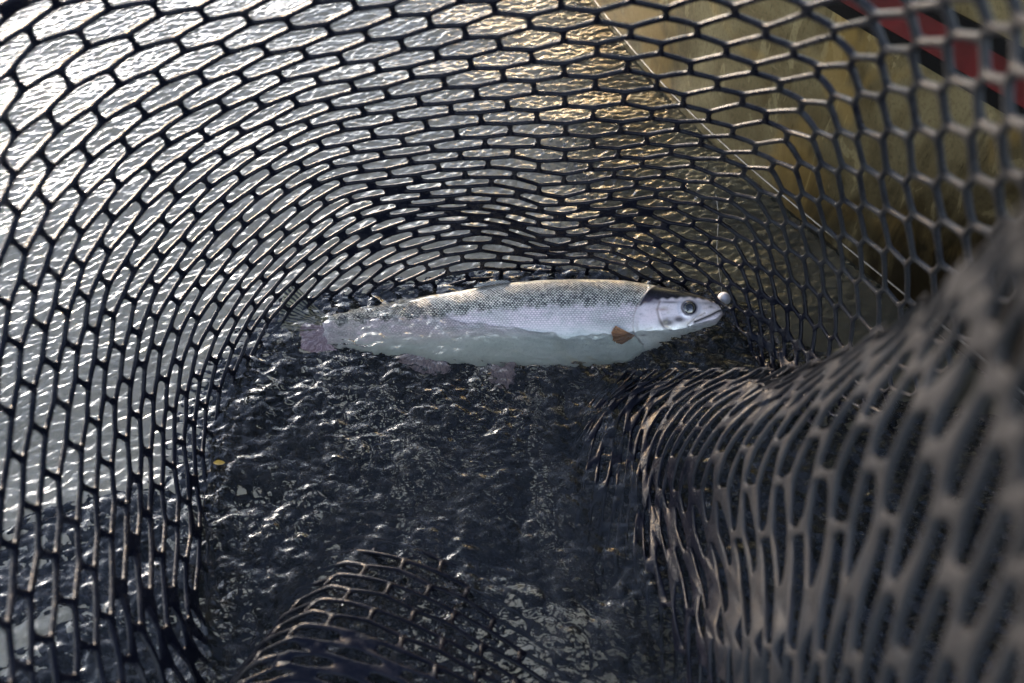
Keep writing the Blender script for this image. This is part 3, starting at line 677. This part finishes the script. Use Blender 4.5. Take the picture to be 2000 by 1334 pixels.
# ------------------------------------------------------------------ aluminium boat on the right
chain = [(1120,-60),(1180,30),(1260,130),(1350,230),(1440,312),(1560,412),(1720,530),(1900,680),(2040,800)]
CL = np.array([at(x, y, .022) for x, y in chain]); d0 = CL[1]-CL[0]; d0 /= np.linalg.norm(d0)
d1 = CL[-1]-CL[-2]; d1 /= np.linalg.norm(d1)
CL = np.vstack([CL[0]-d0*2.2, CL[0]-d0*1.0, CL, CL[-1]+d1*.8, CL[-1]+d1*1.8])
Ls = np.r_[0, np.cumsum(np.linalg.norm(np.diff(CL, axis=0), axis=1))]; s = np.linspace(0, Ls[-1], 90)
CLs = np.stack([np.interp(s, Ls, CL[:, k]) for k in range(3)], 1)
for _ in range(14): CLs[1:-1] = (CLs[:-2]+2*CLs[1:-1]+CLs[2:])/4
tg = np.gradient(CLs, axis=0); tg /= np.linalg.norm(tg, axis=1)[:, None]; outn = np.stack([-tg[:, 1], tg[:, 0], 0*tg[:, 0]], 1)
if outn[45, 0] > 0: outn = -outn
# outn points from the hull towards open water
boat = empty('boat', tuple(CLs[60]+np.array([.3, 0, 0])))
bo = np.array(boat.location)
def strip(profile, name, m, parent, close=False):
    P = np.array(profile); V = (CLs[:, None]-outn[:, None]*P[None, :, 0:1]+np.array([0, 0, 1])*P[None, :, 1:2])-bo
    return link(name, mesh_np(name, V.reshape(-1, 3), grid_quads(len(CLs), len(P), close)), m, parent)
def sidex(h): return -.06*h          # the side leans outwards as it rises
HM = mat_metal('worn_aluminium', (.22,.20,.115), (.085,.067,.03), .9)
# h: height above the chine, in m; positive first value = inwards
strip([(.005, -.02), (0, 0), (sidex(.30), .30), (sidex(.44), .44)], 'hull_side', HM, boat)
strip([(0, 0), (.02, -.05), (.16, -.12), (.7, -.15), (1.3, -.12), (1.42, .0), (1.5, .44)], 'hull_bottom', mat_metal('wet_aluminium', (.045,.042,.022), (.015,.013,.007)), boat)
def tube_prof(cx, cz, r, n=10): return [(cx+r*math.cos(2*math.pi*k/n), cz+r*math.sin(2*math.pi*k/n)) for k in range(n)][::-1]
strip(tube_prof(-.001, .000, .0017), 'chine_weld', mat_plain('bright_aluminium', (.13,.13,.12), .5, 1.0, .5, 90), boat, True)
def band(h0, h1, name, m, pr=.003):
    strip([(sidex(h0)+.002, h0), (sidex(h0)-pr, h0), (sidex(h1)-pr, h1), (sidex(h1)+.002, h1)], name, m, boat).data.shade_flat()
BLK = mat_plain('black_vinyl', (.002,.0025,.003), .5, 0, .3, Specular_IOR_Level=.04); RED = mat_plain('dark_red_paint', (.040,.004,.005), .4, 0, .6, 25, Specular_IOR_Level=.2)
band(.286, .301, 'trim_stripe', BLK); band(.3012, .336, 'red_stripe', RED, .0025); band(.3362, .352, 'trim_stripe', BLK)
strip(tube_prof(sidex(.45)+.01, .45, .022, 14), 'gunwale', mat_plain('grey_rubrail', (.10,.10,.09), .5, 0, .3), boat, True)
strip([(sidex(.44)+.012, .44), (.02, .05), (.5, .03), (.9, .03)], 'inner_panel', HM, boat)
tag(boat, 'weathered aluminium boat side with a dark red stripe edged in black, right of the net', 'boat')

# small things
def tube(name, pts, r, m, parent=None, n=8):
    pts = np.array(pts, float); T = np.gradient(pts, axis=0); T /= np.linalg.norm(T, axis=1)[:, None]; up = np.array([.3, .2, .93]); V = []
    for p, t_ in zip(pts, T):
        a = np.cross(t_, up); a /= np.linalg.norm(a); b = np.cross(t_, a)
        for k in range(n): V.append(p+r*(a*math.cos(2*math.pi*k/n)+b*math.sin(2*math.pi*k/n)))
    return link(name, mesh_np(name, V, grid_quads(len(pts), n, True)), m, parent)
# white float just off the trout's snout, on its line
fc = at(1414, 584, .006)
n_, k_ = 20, 28; V = []
for i in range(n_+1):
    a = math.pi*i/n_
    for j in range(k_):
        b = 2*math.pi*j/k_; V.append((.0085*math.sin(a)*math.cos(b), .0085*math.sin(a)*math.sin(b)*(1+.1*math.cos(a)), .015*math.cos(a)*(1-.12*math.cos(a))))
fl_o = link('float', mesh_np('float', V, grid_quads(n_+1, k_, True)), mat_plain('white_plastic', (.42,.42,.45), .3, 0, .3)); fl_o.location = fc; fl_o.rotation_euler = (.3, -.5, .3)
tag(fl_o, 'small white oval float bobbing off the snout of the trout', 'float')
s = np.linspace(0, 1, 30)[:, None]
lp = at(1398, 380, .10)*(1-s)+(at(1408, 600, .012))*s; lp[:, 0] += .002*np.sin(s[:, 0]*9)
tag(tube('leader_line', lp, .0003, mat_plain('clear_line', (.18,.18,.17), .3)), 'thin pale fishing line running up from the snout of the trout', 'fishing line')
lf = []
for (i, j) in [(i, j) for i in range(9) for j in range(5)]:
    u, v = i/8, (j/4-.5); wd = .006*math.sin(math.pi*u)**.8
    lf.append((u*.026-.013, v*wd*2, .0015*math.sin(u*5)+.003*abs(v)))
lfm = mesh_np('fallen_leaf', np.vstack([np.array(lf), np.array(lf)-[0, 0, .0004]]), np.vstack([grid_quads(9, 5), grid_quads(9, 5)[:, ::-1]+45]))
leaf = link('fallen_leaf', lfm, mat_plain('yellow_leaf', (.50,.30,.04), .5, 0, .4)); leaf.location = at(428, 904, .006); leaf.rotation_euler = (0.1, .1, .1); leaf.scale = (.5, .5, .5)
tag(leaf, 'small yellow leaf afloat at the left edge of the dark water', 'leaf')
